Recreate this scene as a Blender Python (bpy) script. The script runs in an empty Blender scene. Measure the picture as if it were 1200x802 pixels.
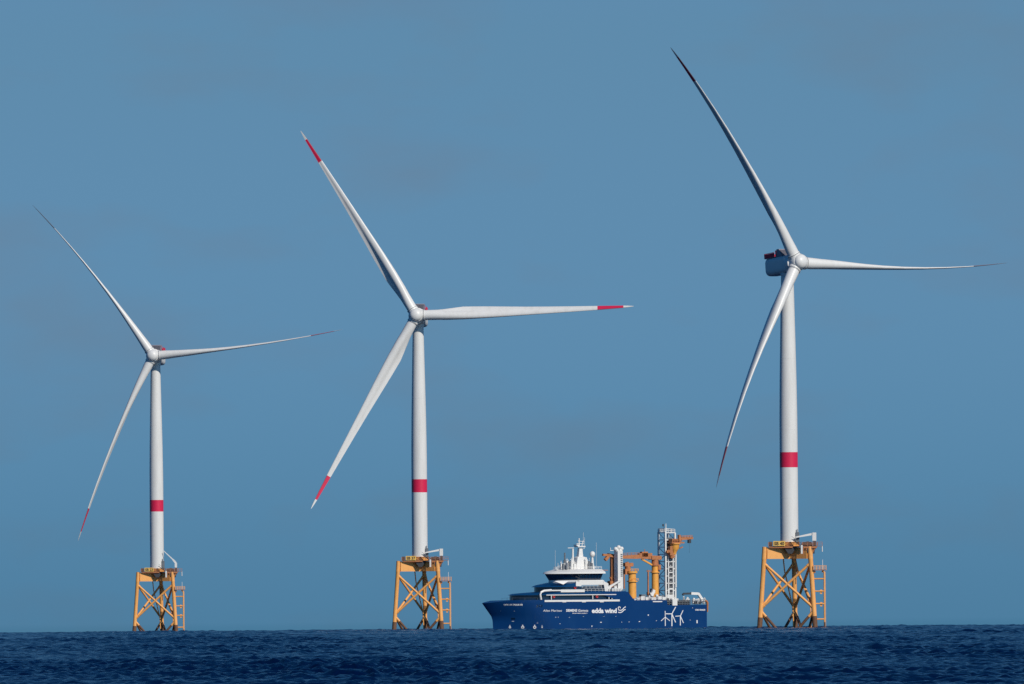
import bpy, math, random
import numpy as np
from mathutils import Vector, Matrix
random.seed(7)
rad = math.radians
scene = bpy.context.scene
col = scene.collection

# ------------------------------------------------------------------ camera
ROLL = 0.0078
CAM_H = 8.0
EARTH = 7.4e6                     # earth radius with the usual bending of light over water
DIP = math.sqrt(2 * CAM_H / EARTH)
SEEN = 1.9                        # height above each thing's own zero at which the wave crests cut it off
def base_z(D):                    # level of a thing that stands D metres away, on the curved sea
    return -D * D / (2 * EARTH) + (D - EARTH * DIP) ** 2 / (2 * EARTH) - SEEN
CAM_Y = -10000.0
F = 30700.0                       # focal length in pixels of a 1200 px wide picture
cd = bpy.data.cameras.new('camera')
cd.sensor_width = 36.0
cd.lens = F / 1200 * 36.0
cd.clip_start = 5.0
cd.clip_end = 300000.0
cam = bpy.data.objects.new('camera', cd)
col.objects.link(cam)
pitch = math.atan(335.0 / F) - DIP
cam.matrix_world = (Matrix.Translation((0, CAM_Y, CAM_H)) @ Matrix.Rotation(math.pi / 2 + pitch, 4, 'X')
                    @ Matrix.Rotation(-ROLL, 4, 'Z'))
scene.camera = cam

# ------------------------------------------------------------------ light
SUN_EL, SUN_AZ = rad(35), rad(35.5)         # azimuth: to the right of straight behind the camera
w = bpy.data.worlds.new('World')
scene.world = w
w.use_nodes = True
nt = w.node_tree
nt.nodes.clear()
N = nt.nodes.new
L = nt.links.new
geo = N('ShaderNodeTexCoord')
sep = N('ShaderNodeSeparateXYZ'); L(geo.outputs['Generated'], sep.inputs[0])
dip = N('ShaderNodeMath'); dip.operation = 'ADD'; dip.inputs[1].default_value = DIP
L(sep.outputs['Z'], dip.inputs[0])
up = N('ShaderNodeMath'); up.operation = 'MAXIMUM'; up.inputs[1].default_value = 0.0
L(dip.outputs[0], up.inputs[0])
lift = N('ShaderNodeMath'); lift.operation = 'MULTIPLY_ADD'
lift.inputs[1].default_value = 0.75; lift.inputs[2].default_value = 0.42
L(up.outputs[0], lift.inputs[0])
com = N('ShaderNodeCombineXYZ')
L(sep.outputs['X'], com.inputs[0]); L(sep.outputs['Y'], com.inputs[1]); L(lift.outputs[0], com.inputs[2])
sky = N('ShaderNodeTexSky')
sky.sky_type = 'NISHITA'
sky.sun_disc = False
sky.sun_elevation = SUN_EL
sky.sun_rotation = math.pi - SUN_AZ
sky.air_density = 1.0; sky.dust_density = 0.4; sky.ozone_density = 2.0
L(com.outputs[0], sky.inputs['Vector'])
# clear-sky tint and the band of thicker air over the sea
ramp = N('ShaderNodeValToRGB')
er = ramp.color_ramp; er.interpolation = 'B_SPLINE'
er.elements[0].position = 0.0;  er.elements[0].color = (0.52, 0.70, 0.73, 1)
er.elements[1].position = 1.0;  er.elements[1].color = (1.0, 1.0, 1.0, 1)
for p_, c_ in ((0.010, (0.60, 0.75, 0.78, 1)), (0.26, (0.84, 0.93, 0.94, 1)), (0.5, (0.98, 1.0, 1.0, 1)), (0.75, (1.0, 1.0, 0.99, 1)), (0.93, (0.98, 0.99, 0.96, 1))):
    e = er.elements.new(p_); e.color = c_
sc_el = N('ShaderNodeMath'); sc_el.operation = 'MULTIPLY'; sc_el.inputs[1].default_value = 1 / 0.0245
L(up.outputs[0], sc_el.inputs[0]); L(sc_el.outputs[0], ramp.inputs[0])
mul = N('ShaderNodeMix'); mul.data_type = 'RGBA'; mul.blend_type = 'MULTIPLY'; mul.inputs[0].default_value = 1.0
L(sky.outputs[0], mul.inputs[6]); L(ramp.outputs[0], mul.inputs[7])
tint = N('ShaderNodeMix'); tint.data_type = 'RGBA'; tint.blend_type = 'MULTIPLY'; tint.inputs[0].default_value = 1.0
tint.inputs[7].default_value = (0.93, 1.25, 1.17, 1)
L(mul.outputs[2], tint.inputs[6])
# the sky deepens from the horizon towards the zenith
deep = N('ShaderNodeValToRGB')
de = deep.color_ramp
de.elements[0].position = 0.0; de.elements[0].color = (1, 1, 1, 1)
de.elements[1].position = 1.0; de.elements[1].color = (0.05, 0.30, 0.60, 1)
for p_, c_ in ((0.03, (1, 1, 1, 1)), (0.12, (0.40, 0.69, 0.90, 1)), (0.35, (0.09, 0.44, 0.78, 1))):
    e = de.elements.new(p_); e.color = c_
L(up.outputs[0], deep.inputs[0])
dm = N('ShaderNodeMix'); dm.data_type = 'RGBA'; dm.blend_type = 'MULTIPLY'; dm.inputs[0].default_value = 1.0
L(tint.outputs[2], dm.inputs[6]); L(deep.outputs[0], dm.inputs[7])
# faint far cloud wisps, laid out by direction
mp = N('ShaderNodeMapping'); mp.inputs['Scale'].default_value = (110, 110, 260); mp.inputs['Location'].default_value = (3.1, 0.4, 1.7)
L(geo.outputs['Generated'], mp.inputs[0])
nz = N('ShaderNodeTexNoise'); nz.inputs['Scale'].default_value = 1.0; nz.inputs['Detail'].default_value = 4.0; nz.inputs['Roughness'].default_value = 0.5
L(mp.outputs[0], nz.inputs[0])
cr = N('ShaderNodeMapRange'); cr.inputs[1].default_value = 0.50; cr.inputs[2].default_value = 0.74; cr.inputs[3].default_value = 0.0; cr.inputs[4].default_value = 0.85
L(nz.outputs[0], cr.inputs[0])
wis = N('ShaderNodeMix'); wis.data_type = 'RGBA'; wis.blend_type = 'MULTIPLY'
wis.inputs[7].default_value = (1.13, 0.91, 0.86, 1)
L(cr.outputs[0], wis.inputs[0]); L(dm.outputs[2], wis.inputs[6])
bg = N('ShaderNodeBackground'); bg.inputs[1].default_value = 0.10
L(wis.outputs[2], bg.inputs[0])
ow = N('ShaderNodeOutputWorld'); L(bg.outputs[0], ow.inputs[0])

sd = bpy.data.lights.new('sun', 'SUN')
sd.energy = 3.35
sd.angle = rad(0.5)
sd.color = (1.0, 0.93, 0.83)
sun = bpy.data.objects.new('sun', sd)
col.objects.link(sun)
sv = Vector((math.sin(SUN_AZ) * math.cos(SUN_EL), -math.cos(SUN_AZ) * math.cos(SUN_EL), math.sin(SUN_EL)))
sun.rotation_euler = sv.to_track_quat('Z', 'Y').to_euler()
sun.location = sv * 3000

vs = scene.view_settings
vs.view_transform = 'Standard'; vs.look = 'None'; vs.exposure = 0.0; vs.gamma = 1.0; vs.use_curve_mapping = False

# ------------------------------------------------------------------ helpers
def un(px, py):
    """photo pixel -> offsets from the picture centre with the camera's roll taken out"""
    u, v = px - 600, 401 - py
    return u * math.cos(ROLL) + v * math.sin(ROLL), -u * math.sin(ROLL) + v * math.cos(ROLL)

def mat(name, color, rough=0.5, metal=0.0, var=0.12, scale=0.4, stretch=(1, 1, 1), spec=0.5, dirt=None, dirt_amt=0.0, bump=0.0):
    m = bpy.data.materials.new(name); m.use_nodes = True
    t = m.node_tree; b = t.nodes['Principled BSDF']
    b.inputs['Roughness'].default_value = rough
    b.inputs['Metallic'].default_value = metal
    b.inputs['Specular IOR Level'].default_value = spec
    tc = t.nodes.new('ShaderNodeTexCoord'); mpn = t.nodes.new('ShaderNodeMapping')
    mpn.inputs['Scale'].default_value = stretch
    t.links.new(tc.outputs['Object'], mpn.inputs[0])
    n = t.nodes.new('ShaderNodeTexNoise'); n.inputs['Scale'].default_value = scale; n.inputs['Detail'].default_value = 6
    t.links.new(mpn.outputs[0], n.inputs[0])
    mx = t.nodes.new('ShaderNodeMix'); mx.data_type = 'RGBA'
    mx.inputs[6].default_value = tuple(c * (1 - var) for c in color) + (1,)
    mx.inputs[7].default_value = tuple(min(1, c * (1 + var)) for c in color) + (1,)
    t.links.new(n.outputs[0], mx.inputs[0])
    out = mx.outputs[2]
    if dirt:
        n2 = t.nodes.new('ShaderNodeTexNoise'); n2.inputs['Scale'].default_value = scale * 2.3; n2.inputs['Detail'].default_value = 8
        t.links.new(mpn.outputs[0], n2.inputs[0])
        r2 = t.nodes.new('ShaderNodeMapRange'); r2.inputs[1].default_value = 0.5; r2.inputs[2].default_value = 0.75; r2.inputs[4].default_value = dirt_amt
        t.links.new(n2.outputs[0], r2.inputs[0])
        m2 = t.nodes.new('ShaderNodeMix'); m2.data_type = 'RGBA'
        t.links.new(r2.outputs[0], m2.inputs[0]); t.links.new(out, m2.inputs[6]); m2.inputs[7].default_value = dirt + (1,)
        out = m2.outputs[2]
    t.links.new(out, b.inputs['Base Color'])
    if bump:
        bp = t.nodes.new('ShaderNodeBump'); bp.inputs['Strength'].default_value = bump; bp.inputs['Distance'].default_value = 0.1
        t.links.new(n.outputs[0], bp.inputs['Height']); t.links.new(bp.outputs[0], b.inputs['Normal'])
    return m

M = dict(
    white=mat('white_turbine_paint', (0.77, 0.765, 0.74), 0.4, var=0.05, scale=0.25, stretch=(1, 1, 0.15), dirt=(0.46, 0.44, 0.40), dirt_amt=0.2),
    red=mat('red_band_paint', (0.70, 0.02, 0.078), 0.4, var=0.08),
    yellow=mat('yellow_jacket_paint', (0.92, 0.43, 0.12), 0.5, var=0.07, scale=0.5, dirt=(0.6, 0.27, 0.10), dirt_amt=0.45),
    splash=mat('rusty_splash_zone', (0.16, 0.075, 0.04), 0.8, var=0.5, scale=1.2, dirt=(0.05, 0.045, 0.03), dirt_amt=0.8),
    sign=mat('yellow_sign_board', (0.85, 0.53, 0.12), 0.5, var=0.04),
    edge=mat('dark_grey_blade_edge', (0.16, 0.15, 0.16), 0.5, var=0.1),
    black=mat('black_lettering', (0.03, 0.02, 0.02), 0.6),
    grey=mat('grey_cooler_metal', (0.27, 0.26, 0.31), 0.5, var=0.15),
    redrail=mat('red_railing_paint', (0.62, 0.03, 0.08), 0.5, var=0.1),
    dark=mat('dark_machinery', (0.045, 0.05, 0.06), 0.6, var=0.4, scale=1.5),
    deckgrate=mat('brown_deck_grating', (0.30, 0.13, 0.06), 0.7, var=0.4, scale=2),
    crane_white=mat('white_crane_paint', (0.78, 0.77, 0.74), 0.4, var=0.06),
    hull=mat('blue_hull_paint', (0.002, 0.040, 0.155), 0.35, spec=0.22, var=0.10, scale=0.15, stretch=(0.6, 1, 0.25), dirt=(0.008, 0.055, 0.17), dirt_amt=0.5),
    hull_low=mat('blue_visor_paint', (0.004, 0.05, 0.15), 0.28, spec=0.3, var=0.1, scale=0.3),
    swhite=mat('white_ship_paint', (0.80, 0.79, 0.76), 0.4, var=0.05, scale=0.8, dirt=(0.5, 0.42, 0.33), dirt_amt=0.15),
    glass=mat('dark_blue_glass', (0.006, 0.022, 0.055), 0.08, var=0.3, scale=0.6, spec=0.8),
    orange=mat('amber_crane_paint', (0.90, 0.42, 0.08), 0.45, var=0.08, dirt=(0.4, 0.16, 0.05), dirt_amt=0.3),
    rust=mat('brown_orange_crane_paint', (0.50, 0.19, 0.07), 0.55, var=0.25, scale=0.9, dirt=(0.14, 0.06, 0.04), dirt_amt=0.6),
    steel=mat('grey_deck_steel', (0.16, 0.18, 0.20), 0.5, var=0.3, scale=1),
    lbuoy=mat('red_lifebuoy_plastic', (0.65, 0.03, 0.03), 0.5),
    letter=mat('white_hull_lettering', (0.82, 0.82, 0.82), 0.5, var=0.02),
)

class MB:
    """collects shapes, then links them as one mesh object"""
    def __init__(s): s.v, s.f, s.m = [], [], []
    def add(s, vs, fs, mi=0):
        o = len(s.v); s.v += [tuple(map(float, v)) for v in vs]
        s.f += [tuple(i + o for i in f) for f in fs]; s.m += [mi] * len(fs); return s
    def box(s, x0, x1, y0, y1, z0, z1, mi=0):
        vs = [(x, y, z) for z in (z0, z1) for x, y in ((x0, y0), (x1, y0), (x1, y1), (x0, y1))]
        return s.add(vs, [(3, 2, 1, 0), (4, 5, 6, 7), (0, 1, 5, 4), (1, 2, 6, 5), (2, 3, 7, 6), (3, 0, 4, 7)], mi)
    def beam(s, a, b, wa, ha=None, wb=None, hb=None, mi=0, upv=(0, 0, 1)):
        """square bar from a to b"""
        ha = ha or wa; wb = wb or wa; hb = hb or ha
        a, b = Vector(a), Vector(b); d = (b - a).normalized(); u = Vector(upv)
        if abs(d.dot(u)) > 0.95: u = Vector((0, 1, 0))
        r = d.cross(u).normalized(); u = r.cross(d)
        vs = []
        for p, w_, h_ in ((a, wa, ha), (b, wb, hb)):
            for i, j in ((-1, -1), (1, -1), (1, 1), (-1, 1)): vs.append(p + r * i * w_ / 2 + u * j * h_ / 2)
        return s.add(vs, [(3, 2, 1, 0), (4, 5, 6, 7), (0, 1, 5, 4), (1, 2, 6, 5), (2, 3, 7, 6), (3, 0, 4, 7)], mi)
    def tube(s, pts, rs, n=12, mi=0, caps=True, mis=None):
        pts = [Vector(p) for p in pts]
        if not hasattr(rs, '__len__'): rs = [rs] * len(pts)
        vs, fs = [], []
        ref = None
        for i, p in enumerate(pts):
            d = (pts[min(i + 1, len(pts) - 1)] - pts[max(i - 1, 0)]).normalized()
            if ref is None: ref = Vector((0, 0, 1)) if abs(d.z) < 0.9 else Vector((1, 0, 0))
            r = d.cross(ref).normalized(); u = r.cross(d)
            for k in range(n):
                a = 2 * math.pi * k / n
                vs.append(p + (r * math.cos(a) + u * math.sin(a)) * rs[i])
        ms = []
        for i in range(len(pts) - 1):
            for k in range(n):
                fs.append((i * n + k, i * n + (k + 1) % n, (i + 1) * n + (k + 1) % n, (i + 1) * n + k))
                ms.append(mis[i] if mis else mi)
        if caps:
            fs.append(tuple(range(n))[::-1]); ms.append(ms[0])
            fs.append(tuple((len(pts) - 1) * n + k for k in range(n))); ms.append(ms[-2])
        o = len(s.f); s.add(vs, fs, mi); s.m[o:] = ms
        return s
    def ring(s, c, R, r, n=20, m=8, axis=(0, 0, 1)):
        q = Vector((0, 0, 1)).rotation_difference(Vector(axis))
        vs, fs = [], []
        for i in range(n):
            for j in range(m):
                a, b = 2 * math.pi * i / n, 2 * math.pi * j / m
                vs.append(Vector(c) + q @ Vector(((R + r * math.cos(b)) * math.cos(a), (R + r * math.cos(b)) * math.sin(a), r * math.sin(b))))
                fs.append((i * m + j, ((i + 1) % n) * m + j, ((i + 1) % n) * m + (j + 1) % m, i * m + (j + 1) % m))
        return s.add(vs, fs)
    def sphere(s, c, r, n=16, mlat=10, sq=(1, 1, 1), mi=0):
        vs, fs = [], []
        for i in range(mlat + 1):
            t = math.pi * i / mlat
            for k in range(n):
                a = 2 * math.pi * k / n
                vs.append((c[0] + r * sq[0] * math.sin(t) * math.cos(a), c[1] + r * sq[1] * math.sin(t) * math.sin(a), c[2] + r * sq[2] * math.cos(t)))
        for i in range(mlat):
            for k in range(n):
                q = (i * n + k, (i + 1) * n + k, (i + 1) * n + (k + 1) % n, i * n + (k + 1) % n)
                fs.append(q)
        return s.add(vs, fs, mi)
    def loft(s, loops, mi=0, caps=True, mis=None):
        n = len(loops[0]); vs = [v for l in loops for v in l]; fs = []; ms = []
        for i in range(len(loops) - 1):
            for k in range(n):
                fs.append((i * n + k, i * n + (k + 1) % n, (i + 1) * n + (k + 1) % n, (i + 1) * n + k)); ms.append(mis[i] if mis else mi)
        if caps:
            fs.append(tuple(range(n))[::-1]); ms.append(ms[0])
            fs.append(tuple((len(loops) - 1) * n + k for k in range(n))); ms.append(ms[-2])
        o = len(s.f); s.add(vs, fs, mi); s.m[o:] = ms
        return s
    def rail(s, pts, h=1.1, r=0.05, step=1.6, rails=2):
        pts = [Vector(p) for p in pts]
        for a, b in zip(pts, pts[1:]):
            for k in range(1, rails + 1):
                o = Vector((0, 0, h * k / rails)); s.beam(a + o, b + o, 2 * r)
            n = max(1, round((b - a).length / step))
            for k in range(n + 1):
                p = a.lerp(b, k / n); s.beam(p, p + Vector((0, 0, h)), 2 * r)
        return s
    def mesh(s, name, mats, smooth=40):
        me = bpy.data.meshes.new(name); me.from_pydata(s.v, [], s.f)
        for m in mats: me.materials.append(m)
        if len(mats) > 1: me.polygons.foreach_set('material_index', s.m)
        import bmesh
        bm = bmesh.new(); bm.from_mesh(me)
        bmesh.ops.remove_doubles(bm, verts=bm.verts, dist=1e-5)
        bmesh.ops.recalc_face_normals(bm, faces=bm.faces)
        bm.to_mesh(me); bm.free()
        if smooth:
            me.shade_smooth(); me.set_sharp_from_angle(angle=rad(smooth))
        return me
    def build(s, name, mats, parent=None, smooth=40):
        if not isinstance(mats, (list, tuple)): mats = [mats]
        return link(name, s.mesh(name, mats, smooth), parent)

def link(name, me, parent=None):
    o = bpy.data.objects.new(name, me); col.objects.link(o)
    if parent: o.parent = parent
    return o

def thing(name, label, cat, loc, rz=0, group=None):
    o = bpy.data.objects.new(name, None); col.objects.link(o)
    o.location = loc; o.rotation_euler = (0, 0, rz); o['label'] = label; o['category'] = cat
    if group: o['group'] = group
    return o

def text_mesh(txt, size, bold=0.0, extrude=0.0, shear=0.0, width=None):
    """lettering in the XY plane starting at 0,0; returns vertices and faces"""
    c = bpy.data.curves.new('lettering', 'FONT'); c.body = txt; c.size = size; c.offset = bold; c.extrude = extrude; c.shear = shear
    c.resolution_u = 3
    o = bpy.data.objects.new('lettering', c); col.objects.link(o)
    bpy.context.view_layer.update()
    me = bpy.data.meshes.new_from_object(o.evaluated_get(bpy.context.evaluated_depsgraph_get()))
    vs = [tuple(v.co) for v in me.vertices]; fs = [tuple(p.vertices) for p in me.polygons]
    bpy.data.objects.remove(o); bpy.data.curves.remove(c); bpy.data.meshes.remove(me)
    x0 = min(v[0] for v in vs); x1 = max(v[0] for v in vs)
    k = width / (x1 - x0) if width else 1
    return [((v[0] - x0) * k, v[1], v[2]) for v in vs], fs

# ------------------------------------------------------------------ sea
def build_sea():
    rng = np.random.default_rng(11)
    ang = np.concatenate([np.linspace(0, 1.2, 270)[1:], np.linspace(1.2, 5, 90)[1:], np.linspace(5, 18, 110)[1:], 18 + (180 - 18) * (np.linspace(0, 1, 46)[1:] ** 1.5)])
    ang = np.radians(np.concatenate([-ang[::-1][1:], [0.0], ang]))          # -180 excluded: the ring closes
    d = np.concatenate([np.geomspace(3, 2000, 70)[:-1], np.arange(2000, 3600, 0.75), np.arange(3600, 6500, 1.5), np.arange(6500, 11600, 3.2),
                        np.arange(11600, 12500, 12), np.geomspace(12500, 60000, 40)])
    A, D = np.meshgrid(ang, d)
    X = (np.sin(A) * D); Y = (np.cos(A) * D)
    dA = np.gradient(ang); dD = np.gradient(d)
    lat = np.abs(dA)[None, :] * d[:, None]
    Z = np.zeros_like(X); DX = np.zeros_like(X); DY = np.zeros_like(X)
    n = 70
    lam = np.geomspace(1.0, 20, n) * rng.uniform(0.9, 1.1, n)
    th = np.radians(75) + rng.normal(0, 0.75, n)                             # travel direction: away from the camera, a little sideways
    ph = rng.uniform(0, 2 * np.pi, n)
    for i in range(n):
        k = 2 * np.pi / lam[i]
        a = np.interp(lam[i], [1, 3, 5, 10, 20], [0.080, 0.070, 0.052, 0.036, 0.020]) / k
        kr = np.abs(np.cos(th[i]) * np.sin(ang) + np.sin(th[i]) * np.cos(ang))[None, :] + 1e-3
        kt = np.abs(np.cos(th[i]) * np.cos(ang) - np.sin(th[i]) * np.sin(ang))[None, :] + 1e-3
        att = np.clip(lam[i] / (2.0 * lat * kt) - 1, 0, 1) * np.clip(lam[i] / (2.0 * dD[:, None] * kr) - 1, 0, 1)
        P = k * np.cos(th[i]) * X + k * np.sin(th[i]) * Y + ph[i]
        c = np.cos(P) * a * att; s_ = np.sin(P) * a * att
        Z += c; DX -= np.cos(th[i]) * s_ * 0.8; DY -= np.sin(th[i]) * s_ * 0.8
    # sets of bigger and smaller waves; calmer water near the shore where the camera stands
    g = 0.9 + 0.38 * np.sin(X / 23 + Y / 340) * np.sin(X / 57 - Y / 520 + 1.3)
    near = np.clip((D - 500) / 1300, 0.12, 1)
    Z *= g * near; DX *= g * near; DY *= g * near
    X = X + DX; Y = Y + DY; Z = Z - D * D / (2 * EARTH)
    nr, nc = X.shape
    V = np.stack([X, Y, Z], -1).reshape(-1, 3)
    V = np.concatenate([V, [[0, 0, 0.0]]])
    r = np.arange(nr - 1)[:, None] * nc; c0 = np.arange(nc)[None, :]; c1 = (np.arange(nc) + 1)[None, :] % nc
    quads = np.stack([r + c0, r + nc + c0, r + nc + c1, r + c1], -1).reshape(-1, 4)[:, ::-1]
    tris = np.stack([np.full(nc, nr * nc), np.arange(nc), (np.arange(nc) + 1) % nc], -1)[:, ::-1]
    me = bpy.data.meshes.new('sea')
    me.vertices.add(len(V)); me.vertices.foreach_set('co', V.astype(np.float32).ravel())
    loops = np.concatenate([quads.ravel(), tris.ravel()]).astype(np.int32)
    me.loops.add(len(loops)); me.loops.foreach_set('vertex_index', loops)
    st = np.concatenate([np.arange(len(quads)) * 4, len(quads) * 4 + np.arange(len(tris)) * 3]).astype(np.int32)
    me.polygons.add(len(st)); me.polygons.foreach_set('loop_start', st)
    me.polygons.foreach_set('use_smooth', np.ones(len(st), bool))
    me.update(calc_edges=True)
    m = bpy.data.materials.new('sea_water'); m.use_nodes = True
    t = m.node_tree; b = t.nodes['Principled BSDF']
    b.inputs['Base Color'].default_value = (0.0003, 0.0060, 0.036, 1)
    b.inputs['Roughness'].default_value = 0.12
    b.inputs['IOR'].default_value = 1.333
    b.inputs['Specular Tint'].default_value = (0.45, 0.85, 1.0, 1)
    b.inputs['Specular IOR Level'].default_value = 0.34
    tc = t.nodes.new('ShaderNodeTexCoord')
    n1 = t.nodes.new('ShaderNodeTexNoise'); n1.inputs['Scale'].default_value = 1.2; n1.inputs['Detail'].default_value = 5; n1.inputs['Roughness'].default_value = 0.6
    t.links.new(tc.outputs['Object'], n1.inputs[0])
    bp = t.nodes.new('ShaderNodeBump'); bp.inputs['Strength'].default_value = 0.55; bp.inputs['Distance'].default_value = 0.45
    t.links.new(n1.outputs[0], bp.inputs['Height']); t.links.new(bp.outputs[0], b.inputs['Normal'])
    me.materials.append(m)
    o = link('sea', me); o.location = (0, CAM_Y, -0.7); o['kind'] = 'structure'
build_sea()

# ------------------------------------------------------------------ wind turbines
DELTA = rad(-10)
LEG_A = [rad(210) + DELTA, rad(330) + DELTA, rad(90) + DELTA]
def leg_pt(k, z):
    r = 10.8 - 0.0762 * z
    return Vector((r * math.cos(LEG_A[k]), r * math.sin(LEG_A[k]), z))
ZB, ZLO, ZHI, ZT, DECK = -9.0, 7.6, 22.6, 27.9, 28.15
JM = {}
def jacket_meshes():
    Y, S = M['yellow'], M['splash']
    legs = []
    for k in range(3):
        zs = [ZB, 4.3 + 0.3 * k, 4.7 + 0.3 * k, 23.6, 23.8, 24.0, ZT, ZT + 0.06]
        legs.append(MB().tube([leg_pt(k, z) for z in zs], [0.86, 0.86, 0.8, 0.78, 0.84, 0.84, 0.84, 0.6], 18, mis=[1, 1, 0, 0, 0, 0, 0]).mesh('jacket_leg', [Y, S]))
    JM['leg'] = legs
    br = []
    for i, j in ((0, 1), (1, 2), (2, 0)):
        for a, b in ((i, j), (j, i)):
            p, q = leg_pt(a, ZHI), leg_pt(b, ZLO)
            d = (q - p).normalized()
            br.append(MB().tube([p, p + d * 1.6, p + d * 1.65, q - d * 1.65, q - d * 1.6, q], [0.50, 0.50, 0.43, 0.43, 0.50, 0.50], 12).mesh('cross_brace', [Y]))
            p, q = leg_pt(a, ZLO - 0.7), leg_pt(b, -15.0)
            d = q - p
            f1, f2 = (ZLO - 0.7 - 4.9) / (ZLO + 14.3), (ZLO - 0.7 + 8) / (ZLO + 14.3)
            br.append(MB().tube([p, p + d * f1, p + d * f2], 0.46, 12, mis=[0, 1]).mesh('lower_brace', [Y, S]))
    JM['brace'] = br
    JM['tube'] = [MB().tube([(-2.0, 4.5, 24.0), (-1.6, 5.0, 20), (1.0, 6.6, 8.0), (1.6, 7.0, -6)], 0.22, 10).mesh('cable_pipe', [Y]),
                  MB().tube([(2.0, 2.0, 23.9), (3.0, 1.0, 19), (6.8, -1.8, 8.5), (7.0, -2.2, -6)], 0.2, 10).mesh('cable_pipe', [Y])]
    g = MB()                                             # three box girders meeting under the tower
    for k in range(3):
        p = leg_pt(k, 0); p.z = 0; d = p.normalized(); n_ = Vector((-d.y, d.x, 0))
        R = p.length - 2.2
        loops = []
        for rr in (0.0, R - 0.4):
            loops.append([tuple(d * rr + n_ * s_ * 1.05 + Vector((0, 0, z))) for s_, z in ((-1, 23.95), (1, 23.95), (1, 27.75), (-1, 27.75))])
        g.loft(loops)
    g.tube([(0, 0, 23.9), (0, 0, 27.9)], 1.5, 20)
    JM['girder'] = g.mesh('box_girder', [Y])
    JM['collar'] = MB().tube([(0, 0, 27.8), (0, 0, 29.3), (0, 0, 29.32), (0, 0, 29.55)], [3.2, 3.2, 3.35, 3.35], 40).mesh('tower_collar', [Y])
    # deck, wider on the right where the crane stands
    out = [(-7.0, -4.4), (1.2, -3.9), (4.2, -6.4), (9.2, -6.2), (9.2, 3.2), (6.6, 6.4), (0, 7.4), (-5.2, 5.4), (-7.0, 0.5)]
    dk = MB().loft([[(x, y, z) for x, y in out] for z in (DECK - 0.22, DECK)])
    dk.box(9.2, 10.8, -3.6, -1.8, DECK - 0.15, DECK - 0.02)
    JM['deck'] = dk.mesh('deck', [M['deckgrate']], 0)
    rl = MB().rail([(x, y, DECK) for x, y in out + [out[0]]], 1.25, 0.055, 1.5, 3)
    rl.rail([(9.2, -3.6, DECK), (10.8, -3.6, DECK), (10.8, -1.8, DECK), (9.2, -1.8, DECK)], 1.25, 0.05, 1.4)
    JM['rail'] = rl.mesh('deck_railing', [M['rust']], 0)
    b = MB()
    for (x, y) in ((5.2, -6.0), (8.6, -5.9), (8.7, -1.0), (5.5, 3.8)):
        q = leg_pt(1, 24.8) if x > 5 else leg_pt(0, 25)
        b.beam((x, y, DECK - 0.3), (q.x, q.y, 24.7), 0.38)
    b.box(4.6, 9.0, -6.3, -5.9, DECK - 0.75, DECK - 0.24)
    b.box(8.5, 8.9, -5.9, 1.0, DECK - 0.75, DECK - 0.24)
    b.box(-6.6, 1.0, -4.2, -3.9, DECK - 0.6, DECK - 0.24)
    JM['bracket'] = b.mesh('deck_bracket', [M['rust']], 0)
    JM['cable_box'] = MB().loft([[(x, y, z) for x, y in ((-w_, -3.7), (w_ + .4, -3.7), (w_ + .4, -2.0), (-w_, -2.0))] for z, w_ in ((25.6, 0.4), (26.6, 1.1), (DECK - .25, 2.0))]).mesh('cable_box', [M['dark']], 0)
    JM['pipe'] = MB().tube([(4.6, -6.7, DECK), (4.5, -6.7, 24.9)], 0.12, 8).mesh('drain_pipe', [M['rust']])
    JM['equipment'] = []
    for i in range(11):
        x, y = random.uniform(4.0, 8.4), random.uniform(-5.6, 0.5); h = random.uniform(0.5, 1.6); s_ = random.uniform(0.3, 0.7)
        JM['equipment'].append(MB().box(x - s_, x + s_, y - s_, y + s_, DECK + 0.01, DECK + h).box(x - s_ * .8, x + s_ * .8, y - s_ * .8, y + s_ * .8, DECK + h - .02, DECK + h + .12).mesh('equipment_crate', [M['dark']], 0))
    JM['equipment'].append(MB().box(-6.8, -5.7, -4.0, -3.2, DECK + 0.01, DECK + 1.5).mesh('equipment_crate', [M['dark']], 0))
    JM['hanging_box'] = [MB().box(x - 0.35, x + 0.35, y - 0.3, y + 0.3, z1, DECK - 0.25).mesh('junction_box', [M['dark']], 0)
                         for (x, y, z1) in ((6.2, -6.0, 26.0), (7.0, -6.0, 25.3), (7.9, -5.0, 25.6))]
    JM['pale_box'] = MB().box(3.7, 4.3, -7.0, -6.62, 25.6, DECK + 0.3).mesh('pale_conduit', [M['crane_white']], 0)
    JM['hose'] = MB().tube([(10.75, -3.4, DECK - 0.03), (10.8, -3.45, 26.2)], 0.16, 8).mesh('white_hose', [M['crane_white']])
    # access door cabinet and stair beside the tower
    JM['door'] = MB().box(2.15, 3.3, -2.6, -1.9, DECK + 1.3, DECK + 4.6).box(2.4, 2.7, -2.5, -2.3, DECK + 4.6, DECK + 5.6).mesh('entrance_cabin', [M['steel']], 0)
    JM['stair'] = MB().beam((3.7, -4.9, DECK + 0.1), (0.7, -4.6, DECK + 2.3), 0.9, 0.22).beam((3.7, -5.3, DECK + 1.0), (0.7, -5.0, DECK + 3.2), 0.1).mesh('entrance_stair', [M['dark']], 0)
    # boat landing hung off the right leg
    def post(y): return MB().tube([(11.35, y, ZB), (11.35, y, 3.0), (11.35, y, 19.4), (10.9, y, 20.1)], 0.26, 10, mis=[1, 0, 0]).mesh('fender_post', [Y, S])
    JM['fender'] = [post(-6.6), post(-4.2)]
    JM['landing_strut'] = []
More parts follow.
